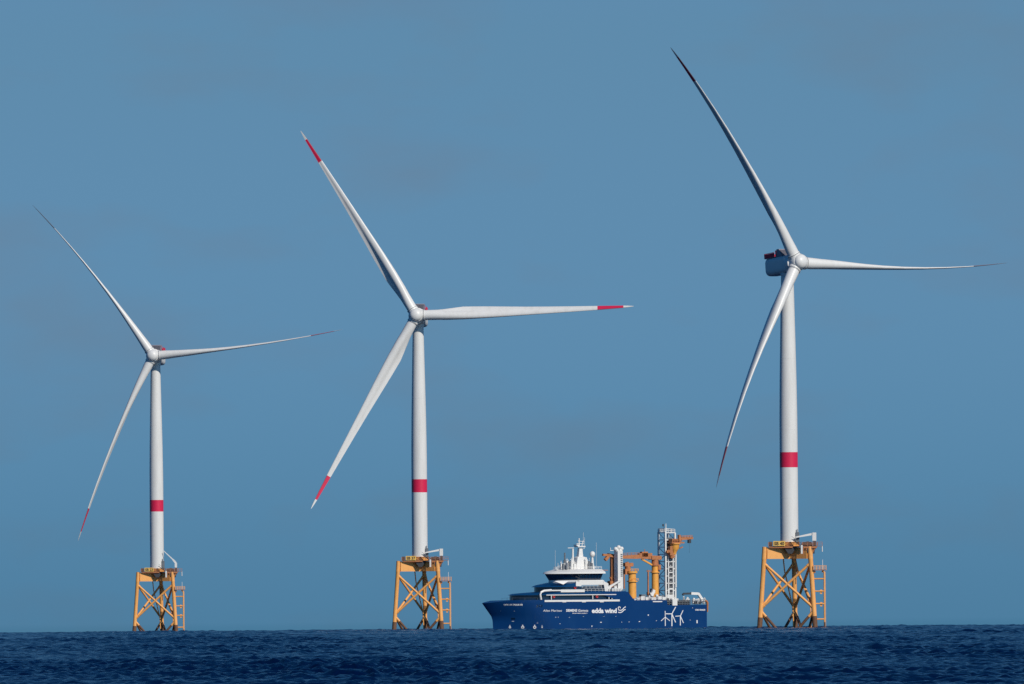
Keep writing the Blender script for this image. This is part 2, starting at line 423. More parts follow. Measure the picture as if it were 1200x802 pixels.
    for z in (17.3, 13.2, 9.1, 4.0):
        p = leg_pt(1, z); ru = MB()
        for y in (-6.6, -4.2): ru.tube([(p.x, p.y, z), (11.35, y, z)], 0.24, 8)
        ru.tube([(11.35, -6.6, z), (11.35, -4.2, z)], 0.16, 8)
        if z in (9.1, 13.2): ru.box(9.9, 10.6, -6.4, -5.6, z - 0.9, z + 0.5)
        JM['landing_strut'].append(ru.mesh('landing_strut', [Y]))
    ld = MB()
    for s_ in (-0.3, 0.3): ld.beam((11.75, -5.4 + s_, -2), (11.75, -5.4 + s_, 19.8), 0.1)
    for q in range(60): ld.beam((11.75, -5.7, -1.5 + q * 0.35), (11.75, -5.1, -1.5 + q * 0.35), 0.05)
    JM['ladder'] = ld.mesh('ladder', [M['yellow']], 0)
    mp_ = MB().box(7.7, 12.1, -7.2, -3.6, 20.1, 20.35)
    mp_.beam((8.2, -6.6, 19.6), (8.2, -4.0, 19.6), 0.5, 0.9).beam((10.8, -6.6, 19.7), (10.8, -4.0, 19.7), 0.5, 0.7)
    JM['landing'] = mp_.mesh('rest_platform', [M['rust']], 0)
    JM['landing_rail'] = MB().rail([(7.8, -3.7, 20.35), (7.8, -7.1, 20.35), (12.0, -7.1, 20.35), (12.0, -3.7, 20.35), (7.8, -3.7, 20.35)], 1.3, 0.07, 1.0, 3).mesh('rest_platform_railing', [M['yellow']], 0)
    JM['upper_ladder'] = MB().beam((10.85, -5.4, 20.4), (10.85, -5.4, 23.6), 0.14).beam((10.85, -4.8, 20.4), (10.85, -4.8, 23.4), 0.14).mesh('safety_post', [M['crane_white']], 0)
    # tower with its red band
    zs = [29.5, 32, 40, 53.9, 54.1, 59.1, 59.3, 70, 82, 95, 108, 117.2, 117.25, 117.9]
    rs = [3.0, 2.98, 2.98, 2.98, 2.98, 2.98, 2.98, 2.95, 2.8, 2.55, 2.27, 2.08, 2.2, 2.2]
    t = MB().tube([(0, 0, z) for z in zs], rs, 56, mis=[1 if abs(z - 54.1) < .01 else 0 for z in zs[:-1]])
    for z in (44.0, 66.5, 90.0): t.ring((0, 0, z), (2.985 if z < 60 else 2.965 if z < 80 else 2.66), 0.02, 40, 6)
    JM['tower'] = t.mesh('tower', [M['white'], M['red']])
jacket_meshes()

BR = np.array([0.0275, 0.06, 0.10, 0.14, 0.18, 0.215, 0.26, 0.32, 0.40, 0.50, 0.60, 0.70, 0.80, 0.831, 0.832, 0.90, 0.951, 0.952, 0.975, 0.99, 1.0])
def blade_mesh(phi, pitch, B, cone, sag, R, rc, a, e1, e2, ex=2.2):
    d = e1 * math.cos(phi) + e2 * math.sin(phi); t = e1 * -math.sin(phi) + e2 * math.cos(phi)
    dc = d * math.cos(cone) + a * math.sin(cone)
    bend = a * math.cos(pitch) + t * math.sin(pitch)
    loops = []
    n = 28
    for r in BR:
        c = np.interp(r, [0.0275, 0.05, 0.10, 0.15, 0.215, 0.30, 0.40, 0.515, 0.65, 0.832, 0.952, 0.985, 1.0], [3.85, 3.85, 4.05, 4.75, 5.35, 4.95, 4.2, 3.35, 2.6, 1.65, 0.95, 0.55, 0.10])
        th = np.interp(r, [0.0275, 0.06, 0.10, 0.15, 0.215, 0.30, 0.45, 0.7, 1.0], [1.0, 0.99, 0.86, 0.64, 0.47, 0.37, 0.29, 0.23, 0.18])
        mixc = float(np.clip((r - 0.05) / 0.17, 0, 1)); mixc = mixc * mixc * (3 - 2 * mixc)
        tw = rad(np.interp(r, [0.0, 0.2, 0.4, 0.7, 1.0], [13, 12, 6, 2, -1]))
        P = pitch + tw
        LE = t * -math.cos(P) + a * math.sin(P); nn = a * math.cos(P) + t * math.sin(P)
        cen = rc + dc * (r * R) + bend * (B * r ** ex) - Vector((0, 0, sag * r * r))
        lp = []
        for k in range(n):
            q = 2 * math.pi * k / n
            x = 0.5 - 0.5 * math.cos(q)                         # 0 = trailing edge ... 1 = leading edge
            xi = 1 - x
            yt = 5 * th * (0.2969 * math.sqrt(xi) - 0.126 * xi - 0.3516 * xi ** 2 + 0.2843 * xi ** 3 - 0.1036 * xi ** 4)
            if q < math.pi:                                     # the upwind face is hollowed towards the trailing edge
                hz = min(1, max(0, (xi - 0.42) / 0.34)); yt *= 1 - float(np.interp(r, [0.1, 0.2, 0.5, 0.8], [0.55, 1.0, 0.85, 0.5])) * hz * hz * (3 - 2 * hz)
            yt = yt * c * (1 if q < math.pi else -1)
            ax, ay = (x - 0.5) * c, 0.5 * c * math.sin(q)       # circle
            bx = (x - 1 + np.interp(r, [0, .2, 1], [0.5, 0.42, 0.5])) * c
            lp.append(tuple(cen + LE * (ax * (1 - mixc) + bx * mixc) + nn * (ay * th * (1 - mixc) + yt * mixc)))
        loops.append(lp)
    mis = [1 if 0.8315 < r < 0.9515 else 0 for r in BR[:-1]]
    m = MB().loft(loops, mis=mis)
    for i, r in enumerate(BR[:-1]):
        if r > 0.8315:  # leading-edge faces of the outer blade turn dark grey
            for k in range(n):
                if abs(k + 0.5 - n / 2) < 3.2: m.m[i * n + k] = 2
    return m.mesh('blade', [M['white'], M['red'], M['edge']], 50)

def turbine(label, px, D, dz, yaw, phi0, pitch, B, cone, tilt, sag, R, code, boom_up, rotor_tilt=None, ex=2.2):
    s = F / D
    root = thing('wind_turbine', label, 'wind turbine', (px / s, CAM_Y + D, base_z(D) + dz), 0, 'wind turbines standing in the sea')
    # foundation
    for me in JM['leg']: link('jacket_leg', me, root)
    for me in JM['brace']: link('jacket_brace', me, root)
    for me in JM['tube']: link('cable_pipe', me, root)
    link('box_girder', JM['girder'], root); link('tower_collar', JM['collar'], root)
    dk = link('deck', JM['deck'], root)
    link('deck_railing', JM['rail'], dk); link('deck_bracket', JM['bracket'], dk); link('cable_box', JM['cable_box'], dk)
    link('drain_pipe', JM['pipe'], dk)
    for me in JM['equipment']: link('equipment_crate', me, dk)
    for me in JM['hanging_box']: link('junction_box', me, dk)
    link('conduit', JM['pale_box'], dk); link('hose', JM['hose'], dk)
    bl = link('boat_landing_ladder', JM['ladder'], root)
    for me in JM['fender']: link('fender_post', me, bl)
    for me in JM['landing_strut']: link('landing_strut', me, bl)
    link('safety_post', JM['upper_ladder'], bl)
    rp = link('rest_platform', JM['landing'], root); link('railing', JM['landing_rail'], rp)
    # name board
    sb = MB().box(-5.35, -1.45, -4.62, -4.54, DECK + 0.05, DECK + 1.68)
    sg = sb.build('name_sign', M['sign'], root, 0)
    vs_, fs_ = text_mesh(code, 1.5, 0.05, 0.01, width=3.3)
    MB().add([(-5.05 + v[0], -4.645 - v[2], DECK + 0.33 + v[1]) for v in vs_], fs_).build('lettering', M['black'], sg, 0)
    # davit crane
    cr_ = MB().tube([(8.2, -3.0, DECK), (8.2, -3.0, DECK + 1.7)], 0.45, 14).box(7.55, 8.85, -3.6, -2.4, DECK + 1.7, DECK + 4.4)
    if boom_up:
        cr_ = MB().tube([(8.2, -3.0, DECK), (8.2, -3.0, DECK + 1.7)], 0.45, 14).box(7.7, 8.7, -3.5, -2.5, DECK + 1.7, DECK + 3.7)
        bo = MB().beam((8.2, -3.0, DECK + 3.6), (6.9, -3.0, DECK + 5.2), 0.7, 0.9, 0.6, 0.7).beam((6.9, -3.0, DECK + 5.2), (3.0, -3.0, DECK + 8.9), 0.42, 0.5, 0.25, 0.3)
    else:
        bo = MB().beam((7.55, -3.0, DECK + 3.9), (2.0, -3.6, DECK + 2.9), 0.55, 0.75, 0.3, 0.4).tube([(2.1, -3.6, DECK + 2.8), (2.1, -3.6, DECK + 2.0)], 0.06, 6)
    cc = cr_.build('davit_crane', M['crane_white'], root, 30)
    bo.build('boom', M['crane_white'], cc, 0)
    link('entrance_cabin', JM['door'], root); link('entrance_stair', JM['stair'], root)
    link('tower', JM['tower'], root)
    # nacelle: local y runs back along the shaft
    cb, sb_ = math.cos(tilt), math.sin(tilt)
    a = Vector((math.sin(yaw) * cb, -math.cos(yaw) * cb, sb_))
    e1 = Vector((math.cos(yaw), math.sin(yaw), 0)); e2 = e1.cross(a) * -1
    if e2.z < 0: e2 = -e2
    c0 = Vector((0, 0, 120.95))
    def nl(x, y, z): return tuple(c0 + e1 * x - a * y + e2 * z)
    def sec(y, w_, h_, n=72, p=4.2, zo=0.0, top=1.0):
        o = []
        for k in range(n):
            q = 2 * math.pi * k / n; cx, cz = math.cos(q), math.sin(q)
            x = abs(cx) ** (2 / p) * math.copysign(1, cx) * w_; z = abs(cz) ** (2 / p) * math.copysign(1, cz) * h_
            if z > 0: z *= top
            o.append(nl(x, y, z + zo))
        return o
    nac = MB().loft([sec(-2.6, 2.6, 2.6), sec(-2.2, 2.95, 2.9), sec(1.2, 3.0, 2.95), sec(6.4, 2.98, 2.98), sec(8.2, 2.95, 2.95), sec(8.75, 2.7, 2.7, top=1.03), sec(8.95, 2.2, 2.2, top=1.15)])
    na = nac.build('nacelle', M['white'], root, 35)
    MB().loft([sec(-5.0, 2.75, 2.75, p=2), sec(-4.75, 3.15, 3.15, p=2), sec(-2.75, 3.15, 3.15, p=2), sec(-2.5, 2.75, 2.75, p=2)]).build('generator_ring', M['white'], na, 35)
    MB().tube([tuple(Vector((0, 0, 117.5))), tuple(Vector((0, 0, 119.5)))], [2.3, 2.45], 40).build('yaw_collar', M['white'], na)
    fl = MB().loft([[nl(x, y, z) for x, y in ((-2.7, 2.6), (2.7, 2.6), (2.7, 8.9), (-2.7, 8.9))] for z in (2.80, 2.98)])
    fl.build('hoist_deck', M['grey'], na, 0)
    rr = MB()
    def panel(p, q):
        p, q = Vector(p), Vector(q); h = e2 * 1.5
        for z in (0.05, 0.5, 1.0, 1.5): rr.beam(p + e2 * z, q + e2 * z, 0.13)
        n = max(2, round((q - p).length / 0.55))
        for k in range(n + 1):
            o = p.lerp(q, k / n); rr.beam(o, o + h, 0.13)
        rr.add([p + e2 * .1, q + e2 * .1, q + e2 * 1.35, p + e2 * 1.35, p + e2 * .1 + (e1 * .02), q + e2 * .1 + (e1 * .02), q + e2 * 1.35 + (e1 * .02), p + e2 * 1.35 + (e1 * .02)], [(0, 1, 2, 3), (7, 6, 5, 4), (0, 4, 5, 1), (1, 5, 6, 2), (2, 6, 7, 3), (3, 7, 4, 0)])
    C4 = [nl(-2.7, 3.2, 2.96), nl(-2.7, 8.9, 2.96), nl(2.7, 8.9, 2.96), nl(2.7, 3.2, 2.96)]
    for p, q in zip(C4, C4[1:]): panel(p, q)
    rr.build('hoist_railing', M['redrail'], na, 0)
    co = MB().loft([[nl(x, y, z) for x, y in ((-2.35, y0), (2.35, y0), (2.35, y1), (-2.35, y1))] for z, y0, y1 in ((2.8, -0.6, 2.5), (5.3, 0.9, 2.3))])
    cl = co.build('cooler', M['grey'], na, 0)
    sl = MB()
    for k in range(9):
        f_ = (k + 0.6) / 10
        sl.beam(nl(-2.25, -0.72 + 1.5 * f_, 2.8 + 2.5 * f_), nl(2.25, -0.72 + 1.5 * f_, 2.8 + 2.5 * f_), 0.08)
    sl.build('cooler_fin', M['dark'], cl, 0)
    rs_ = MB().loft([[nl(x, y, z) for x, y in ((-2.4, 2.5), (2.4, 2.5), (2.4, 3.0), (-2.4, 3.0))] for z in (2.9, 5.0)])
    rs_.build('cooler_frame', M['redrail'], cl, 0)
    for x, h in ((-1.2, 1.4), (0.2, 0.9), (1.4, 1.2)): MB().beam(nl(x, 3.3, 2.9), nl(x, 3.3, 4.2 + h), 0.09).build('weather_mast', M['dark'], na, 0)
    # rotor
    rc = c0 + a * 6.0
    if rotor_tilt is not None:                            # the shaft carries the rotor at its own angle
        a = Vector((math.sin(yaw) * math.cos(rotor_tilt), -math.cos(yaw) * math.cos(rotor_tilt), math.sin(rotor_tilt)))
        e2 = e1.cross(a) * -1
        if e2.z < 0: e2 = -e2
    def ax(f, r, n=36):
        return [tuple(rc + a * f + (e1 * math.cos(2 * math.pi * k / n) + e2 * math.sin(2 * math.pi * k / n)) * r) for k in range(n)]
    hb = MB().loft([ax(-1.9, 2.3), ax(-1.4, 2.75), ax(0.4, 2.85), ax(1.5, 2.75), ax(1.85, 2.52)])
    for k in range(3):
        f_ = phi0 + k * 2 * math.pi / 3
        d = e1 * math.cos(f_) + e2 * math.sin(f_)
        hb.tube([rc + d * 1.4, rc + d * 2.75, rc + d * 2.78, rc + d * 3.1], [2.12, 2.08, 2.16, 2.16], 32)
    h_ob = hb.build('hub', M['white'], root, 35)
    for k in range(3):
        f_ = phi0 + k * 2 * math.pi / 3
        d = e1 * math.cos(f_) + e2 * math.sin(f_)
        MB().tube([rc + d * 2.84, rc + d * 2.96], 2.19, 32).build('root_seal', M['dark'], h_ob)
    MB().loft([ax(1.8, 2.42), ax(2.0, 2.44), ax(2.4, 2.38), ax(2.9, 2.14), ax(3.3, 1.76), ax(3.6, 1.26), ax(3.76, 0.68), ax(3.82, 0.15)]).build('spinner', M['white'], h_ob, 60)
    for k in range(3):
        f_ = phi0 + k * 2 * math.pi / 3
        link('blade', blade_mesh(f_, pitch, B, cone, sag, R, rc, a, e1, e2, ex), root)
    return root

turbine('wind turbine at the left with the smallest rotor and a raised deck crane boom', -418.0, 11330, -0.7,
        rad(-9.5), rad(3.8), rad(74), 6.4, rad(2.2), rad(4.5), 1.4, 84.8, 'SB 23', True, rad(3), 2.1)
turbine('wind turbine just left of the blue ship, its broad white blades facing the viewer', -109.9, 10000, -0.2,
        rad(-6), rad(1.4), rad(9), 4.0, rad(0.5), rad(6), 0.4, 83.9, 'SB 37', False)
turbine('tallest wind turbine, right of the ship, its dark nacelle seen from the side', 323.2, 8636, 0.0,
        rad(34.4), rad(-4.0), rad(85), 7.0, rad(0.0), rad(6), 1.2, 84.4, 'SB 40', False, rad(8.5), 2.5)

# ------------------------------------------------------------------ ship
S_SHIP = 3.31
D_SHIP = F / S_SHIP
PSI = rad(32)
CP, SP = math.cos(PSI), math.sin(PSI)
U0 = 85.7
HB = 9.85
def SX(px, py, y):                     # local x (aft) of a feature at this pixel, if it lies at athwart position y (starboard +)
    return ((un(px, py)[0] - U0) / S_SHIP + y * SP) / CP
def SZ(px, py):
    return (un(px, py)[1] + 335) / S_SHIP + SEEN
ship = thing('offshore_supply_ship', 'dark blue offshore support ship with white bridge and orange deck cranes on the sea', 'ship',
             (U0 / S_SHIP, CAM_Y + D_SHIP, base_z(D_SHIP)), PSI)

STERN = SX(828.7, 722, -HB)
def front_fix(shape, target_px, py):
    """slide the outline's foremost point so that its leftmost projection falls on target_px"""
    want = (un(target_px, py)[0] - U0) / S_SHIP
    m = min((x * CP - y * SP) for x, y in shape)
    return (want - m) / CP

# hull form
def bow_curve(t, z):
    """half breadth for t = 1 at the stem, 0 at the shoulder"""
    f_ = min(1, max(0, z / 11.0))
    p, q = 1.35 + 0.45 * f_, 0.95 - 0.17 * f_
    return HB * max(0.0, 1 - t ** p) ** q
def shoulder(z):
    f_ = min(1, max(0, z / 11.0)); return -19.0 - 5.5 * f_
STEM = {}
def stem_x(z):
    key = round(z, 2)
    if key not in STEM:
        zz = min(max(z, -4), 13)
        tp = np.interp(zz, [-4, 2.0, 4.6, 6.0, 11.0, 13.0], [578.2, 577.8, 577.2, 575.8, 564.4, 560.0])
        py = 401 - ((zz - SEEN) * S_SHIP - 335)
        x0 = -42.0
        for _ in range(12):
            sh = shoulder(z)
            pts = []
            for k in range(41):
                t = k / 40; x = sh + (x0 - sh) * t; b = bow_curve(t, z)
                pts += [(x, b), (x, -b)]
            x0 += front_fix(pts, tp, py)
        STEM[key] = x0
    return STEM[key]
def half(x, z):
    z = round(z * 4) / 4
    sh, x0 = shoulder(z), stem_x(z)
    if x >= sh: return HB
    return bow_curve(min(1, (sh - x) / (sh - x0)), z)
ZMAIN, ZSTERN = 11.35, SZ(820, 709)
XCUT = SX(811, 706, -HB)                # lower bulwark at the stern
XOPEN = SX(781.7, 705, -HB)
def sheer(x):
    return float(np.interp(x, [-50, -43, -36, -24, 10, 14, XOPEN, XOPEN + 0.01, XCUT], [10.7, 10.75, 11.6, 11.8, 11.8, ZMAIN, ZMAIN, ZSTERN, ZSTERN]))
NZ, NS = 26, 60
def hull_mesh():
    loops = []
    ts = np.concatenate([np.linspace(0, 1, 40) ** 1.9 * 0.30, np.linspace(0.30, 1, 46)[1:]])
    xo = (XOPEN - (-44)) / (STERN + 44)
    ts = np.sort(np.append(ts, [xo - 1e-4, xo + 1e-4]))
    rings = []
    for t in ts:
        row = []
        for j in range(NZ):
            v = j / (NZ - 1)
            z = -3 + v * 14
            for _ in range(3):
                x = stem_x(round(z * 4) / 4) * (1 - t) + STERN * t
                z = -3 + v * (sheer(x) + 3)
            zi = z * 4; z0 = math.floor(zi) / 4; fz = zi - math.floor(zi)
            x0 = stem_x(z0) * (1 - fz) + stem_x(z0 + .25) * fz
            x = x0 * (1 - t) + STERN * t
            sh = shoulder(z)
            b = HB if x >= sh else bow_curve(min(1, (sh - x) / (sh - x0)), z)
            row.append((x, b, z))
        rings.append([(x, -b, z) for x, b, z in row] + [(x, b, z) for x, b, z in row[::-1]])
    m = MB().loft(rings, caps=True)
    return m.mesh('hull', [M['hull']], 30)
hull = link('hull', hull_mesh(), ship)
hull.data.materials[0] = M['hull']

def plan(front_px, py, w, aft, setback, n=20):
    """deck outline with a curved front: port aft -> round the front -> starboard aft"""
    k = setback / (w * w)
    ys = [-w * math.cos(math.pi * i / (2 * n) * 2 * 0.5 * 1.0) if False else -w + 2 * w * i / n for i in range(n + 1)]
    x0 = front_fix([(k * y * y, y) for y in np.linspace(-w, w, 161)], front_px, py)
    o = [(x0 + k * y * y, y) for y in ys]
    return [(aft, -w)] + o + [(aft, w)]
def slab(lo, zlo, hi, zhi, extra=None):
    ls = [[(x, y, zlo) for x, y in lo]]
    if extra: ls += [[(x, y, z) for x, y in p] for p, z in extra]
    ls.append([(x, y, zhi) for x, y in hi])
    return MB().loft(ls)

A1 = SX(735, 697, -HB)                  # end of the raised blue side
Z1a, Z1b = SZ(640, 702.2), SZ(640, 697.6)
t1 = plan(597, 700, 9.0, A1 - 6, 7.2)
slab(t1, Z1a - 0.9, t1, Z1b).build('lower_window_band', M['glass'], ship, 30)
v1a = plan(594.3, 697, 9.8, A1 - 2.4, 7.0); v1b = plan(600, 697, 9.8, A1 - 1.2, 7.0); v1c = plan(628, 692, 9.6, A1 - 0.2, 6.0)
sup = slab(v1a, Z1b, v1c, SZ(640, 693.6), [(v1b, Z1b + 0.55)]).build('lower_deckhouse', M['hull_low'], ship, 30)
# solid blue side at the aft end of the deckhouse, raked down to the main deck
xr0, xr1 = SX(722, 699, -HB), SX(743, 703.8, -HB)
rk = MB()
rk.loft([[(xr0, y, 11.7), (xr1, y, 11.5), (A1 + 0.2, y, SZ(735, 693.6)), (xr0 - 6, y, SZ(715, 694.0)), (xr0 - 6, y, Z1b + 0.02)] for y in (-HB + 0.02, -HB + 0.9)])
rk.loft([[(xr0, y, 11.7), (xr1, y, 11.5), (A1 + 0.2, y, SZ(735, 693.6)), (xr0 - 6, y, SZ(715, 694.0)), (xr0 - 6, y, Z1b + 0.02)] for y in (HB - 0.9, HB - 0.02)])
rk.build('raked_side', M['hull'], ship, 0)
# white fender strip, white outline and posts along the promenade
ws = MB()
xs = SX(638, 703.5, -HB)
ws.box(xs, SX(726, 703.5, -HB), -HB - 0.12, -HB + 0.5, SZ(690, 705.2), SZ(690, 703.0))
for px in (661, 684, 705): 
    x = SX(px, 705, -HB); ws.box(x - 0.8, x + 0.8, -HB - 0.1, -HB + 0.3, SZ(px, 706), SZ(px, 705))
ws.build('white_rail_strip', M['swhite'], ship, 0)
fr = MB()
fr_pts = [(634, 703), (633, 697), (634, 694.2), (637.5, 692.6), (646, 692.0)]
pv = [(SX(px, py, -9.9), -9.95, SZ(px, py)) for px, py in fr_pts]
fr.tube(pv, [0.35, 0.35, 0.4, 0.42, 0.42], 8)
fr.box(pv[-1][0], SX(657, 692, -9.9), -9.98, -9.3, SZ(650, 692.9), SZ(650, 691.4))
fr.box(SX(657, 692, -9.9), SX(685, 692, -9.9), -9.98, -9.3, SZ(670, 694.2), SZ(670, 691.0))
fr.build('white_side_frame', M['swhite'], ship, 40)
ps = MB()
for px in (646, 694.5, 713.5, 717, 721.5):
    x = SX(px, 700, -9.7); ps.box(x - 0.14, x + 0.14, -9.78, -9.5, Z1a - 0.3, Z1b + 0.02)
ps.box(SX(640, 697.6, -9.8), SX(722, 697.6, -9.8), -9.90, -9.7, Z1b - 0.12, Z1b + 0.16)
ps.build('promenade_post', M['swhite'], ship, 0)
ra = MB().rail([(SX(597, 704, -2), 3, 11.75), (SX(603, 703, -5), -3.5, 11.8), (SX(630, 703, -9.7), -9.6, 11.8)], 0.7, 0.025, 4.0, 1)
ra.build('forecastle_rail', M['steel'], ship, 0)
for px, py in ((649.0, 699.6), (699.5, 699.4), (673.8, 688.9)):
    yy = -9.6 if py > 690 else -8.85
    MB().ring((SX(px, py, yy), yy, SZ(px, py)), 0.36, 0.14, 16, 8, (0, 1, 0)).build('lifebuoy', M['lbuoy'], ship)

# second tier
A2 = SX(706, 690, -8.6)
t2 = plan(625.7, 690, 8.6, A2, 6.6)
z2a, z2b, z2c = SZ(650, 691.6), SZ(650, 688.2), SZ(650, 682.3)
slab(t2, z2a - 0.8, t2, z2b).build('upper_window_band', M['glass'], ship, 30)
A2b = SX(679, 685, -9.0)
v2a = plan(622.3, 688, 9.0, A2b, 6.6); v2b = plan(627, 686, 9.0, A2b, 6.6); v2c = plan(645, 682.4, 8.2, A2b - 0.5, 5.6)
slab(v2a, z2b, v2c, z2c, [(v2b, z2b + 0.7)]).build('upper_deckhouse', M['hull_low'], ship, 30)
wb = MB()
wb.box(A2b, SX(708, 684, -9.0), -9.0, 9.0, SZ(690, 685.6), SZ(690, 680.6))
wb.box(A2b - 1.5, A2b + 0.8, -9.06, -8.6, z2b + 0.25, z2c + 0.2)
# bright highlight at the front corner, built as a white wedge
xc = SX(658.8, 684, -8.6)
wb.loft([[(xc - 2.6, -7.55, z2c + 0.3), (xc + 2.6, -8.75, z2c + 0.3), (xc + 0.3, -8.85, z2b + 0.9)], [(xc - 2.6, -6.9, z2c + 0.3), (xc + 2.6, -8.0, z2c + 0.3), (xc + 0.3, -8.0, z2b + 0.9)]])
wb.build('white_deckhouse', M['swhite'], ship, 0)
t3 = plan(642.8, 681, 8.9, SX(707, 681, -8.9), 8.6)
slab(t3, z2c - 0.35, t3, SZ(670, 680.1)).build('bridge_base', M['swhite'], ship, 30)
# aft terrace behind the second tier
te = MB().box(SX(684, 694, -9), SX(716, 694, -9), -9.2, 9.2, SZ(700, 694.6), SZ(700, 693.8))
te.rail([(SX(684, 693, -9.1), -9.1, SZ(690, 693.8)), (SX(715, 693, -9.1), -9.1, SZ(705, 693.8))], 1.1, 0.04, 1.6, 2)
te.rail([(SX(682, 688, -8.8), -8.8, SZ(690, 689.8)), (SX(705, 688, -8.8), -8.8, SZ(705, 689.8))], 1.1, 0.04, 1.6, 2)
te.build('terrace', M['swhite'], ship, 0)
MB().box(SX(684, 690, -8.7), SX(704, 690, -8.7), -8.72, -8.3, SZ(695, 691.5), SZ(695, 687)).build('terrace_window', M['glass'], ship, 0)
wn = MB().loft([[(SX(705, 684, -8), y, SZ(705, 681)), (SX(711, 684, -8), y, SZ(711, 684)), (SX(711, 690, -8), y, SZ(711, 693)), (SX(707, 690, -8), y, SZ(707, 693)), (SX(706, 686, -8), y, SZ(706, 687))] for y in (-9.1, -5.5)])
wn.build('bridge_wing', M['swhite'], ship, 0)
# bridge
zb0, zb1 = SZ(670, 680.5), SZ(670, 672.6)
b0 = plan(643.5, 680, 8.0, SX(703.3, 680, -8.0), 7.2); b1 = plan(638.6, 673, 9.2, SX(706.6, 673, -9.2), 8.4)
bridge = slab(b0, zb0, b1, zb1).build('bridge_window', M['glass'], ship, 30)
for i in range(1, len(b0) - 1, 2):
    p, q = Vector((*b0[i], zb0)), Vector((*b1[i], zb1)); c_ = Vector((0, 0, 0))
    o = Vector((p.x + 4 - 12, p.y, 0)).normalized() * 0.02
    MB().beam(p + o, q + o, 0.13).build('window_mullion', M['hull_low'], bridge, 0)
for f_ in (0.12, 0.25, 0.4, 0.55, 0.7, 0.85):
    p = Vector((b0[1][0] + (b0[0][0] - b0[1][0]) * f_, b0[0][1] - .02, zb0)); q = Vector((b1[1][0] + (b1[0][0] - b1[1][0]) * f_, b1[0][1] - .02, zb1))
    MB().beam(p, q, 0.14).build('window_mullion', M['hull_low'], bridge, 0)
r0 = plan(635.8, 672, 9.7, SX(709.6, 671, -9.7), 8.6); r1 = plan(637.0, 671, 9.6, SX(709.4, 670, -9.6), 8.6); r2 = plan(649, 667.4, 7.6, SX(705.0, 667.5, -7.6), 5.4)
zr = SZ(670, 667.3)
slab(r0, zb1 + 0.003, r2, zr, [(r1, zb1 + 0.55)]).build('bridge_roof', M['swhite'], ship, 30)
rf = MB().rail([(x, y, zr) for x, y in r2[::2]], 0.9, 0.05, 1.4)
rf.build('roof_railing', M['swhite'], ship, 0)

# masts and antennas on the roof, all standing near the centreline
YM = -1.0
def P(px, py, y=YM): return (SX(px, py, y), y, SZ(px, py))
mk = MB()
mk.loft([[(SX(px0, py, YM), YM - w_, SZ(680, py)), (SX(px1, py, YM), YM - w_, SZ(680, py)), (SX(px1, py, YM), YM + w_, SZ(680, py)), (SX(px0, py, YM), YM + w_, SZ(680, py))]
         for px0, px1, py, w_ in ((672.0, 687.0, 667.4, 1.9), (674.4, 685.2, 653.5, 1.4), (676.8, 682.0, 652.4, 0.8), (678.2, 681.4, 642, 0.55))])
mast = mk.build('main_mast', M['swhite'], ship, 0)
q = MB(); c_ = P(679.3, 639.8)
q.box(c_[0] - 1.5, c_[0] + 1.6, YM - 1.3, YM + 1.3, SZ(679, 641.4), SZ(679, 640.0)).box(c_[0] - 1.9, c_[0] - 0.9, YM - 1.0, YM + 1.0, SZ(679, 640), SZ(679, 638.4))
q.box(c_[0] - 1.4, c_[0] + 1.5, YM - .25, YM + .25, SZ(679, 637.6), SZ(679, 637.0))
q.tube([P(678.6, 640), P(678.6, 631)], 0.2, 8).tube([P(681.8, 640), P(683.5, 633)], 0.14, 6).tube([P(683.6, 638), P(683.6, 624)], 0.05, 6).tube([P(685.0, 640), P(685.0, 630)], 0.06, 6)
q.beam(P(677, 634), P(684.5, 635), 0.16).beam(P(682, 645), P(685, 642), 0.16)
q.build('mast_platform', M['swhite'], mast, 0)
q = MB().tube([P(671.2, 667.4), P(671.2, 654), P(671.2, 643.2)], [0.6, 0.4, 0.35], 10).beam(P(665.2, 642.4), P(672.5, 642.2), 0.22)
q.build('radar_mast', M['swhite'], ship)
q = MB().tube([P(661.8, 660), P(661.8, 656.6)], 0.5, 8).tube([P(661.8, 656.6), P(661.8, 648)], [0.28, 0.3], 8)
q.build('signal_mast', M['steel'], ship).data.materials[0] = M['steel']
for px, w_, h in ((652.5, 2.0, 2.5), (655, 2.6, 4), (658.5, 2.2, 6.5), (662, 3.4, 8), (666, 3.6, 10), (670, 3.0, 12.5), (673.2, 3.2, 9), (664.5, 2.2, 12), (668.3, 2.6, 9.5), (676, 5.0, 7.5), (688.5, 2.4, 10.5), (692, 2.0, 7), (657.5, 1.5, 9), (686.5, 2.0, 13), (697, 1.3, 3)):
    y = random.uniform(-3.5, 1.0); x = SX(px, 667.4, y); ww = w_ / S_SHIP / 2; zz = zr + h / S_SHIP
    q = MB().box(x - ww, x + ww, y - ww, y + ww, zr - 0.05, zz - random.uniform(0.2, 1.0)).tube([(x, y, zr), (x, y, zz + .3)], 0.10, 6)
    q.beam((x - ww * 1.6, y, zz - .3), (x + ww * 1.6, y, zz - .3), 0.12)
    q.build('antenna_pedestal', M['swhite'], ship, 0)
for px, h in ((660, 6), (667.5, 9), (690.5, 9.5), (693.5, 7), (664, 4.5)):
    y = random.uniform(-4.6, -3.6); x = SX(px, 667, y)
    MB().box(x - .35, x + .35, y - .3, y + .3, zr - .02, zr + h / S_SHIP).build('roof_cabinet', M['steel'], ship, 0)
q = MB().sphere(P(694.2, 649.8), 0.98, 20, 12, (1, 1, 1.12)).tube([P(694.2, 667.4), P(694.2, 652.5)], [0.75, 0.30], 10)
q.build('satellite_dome', M['swhite'], ship)
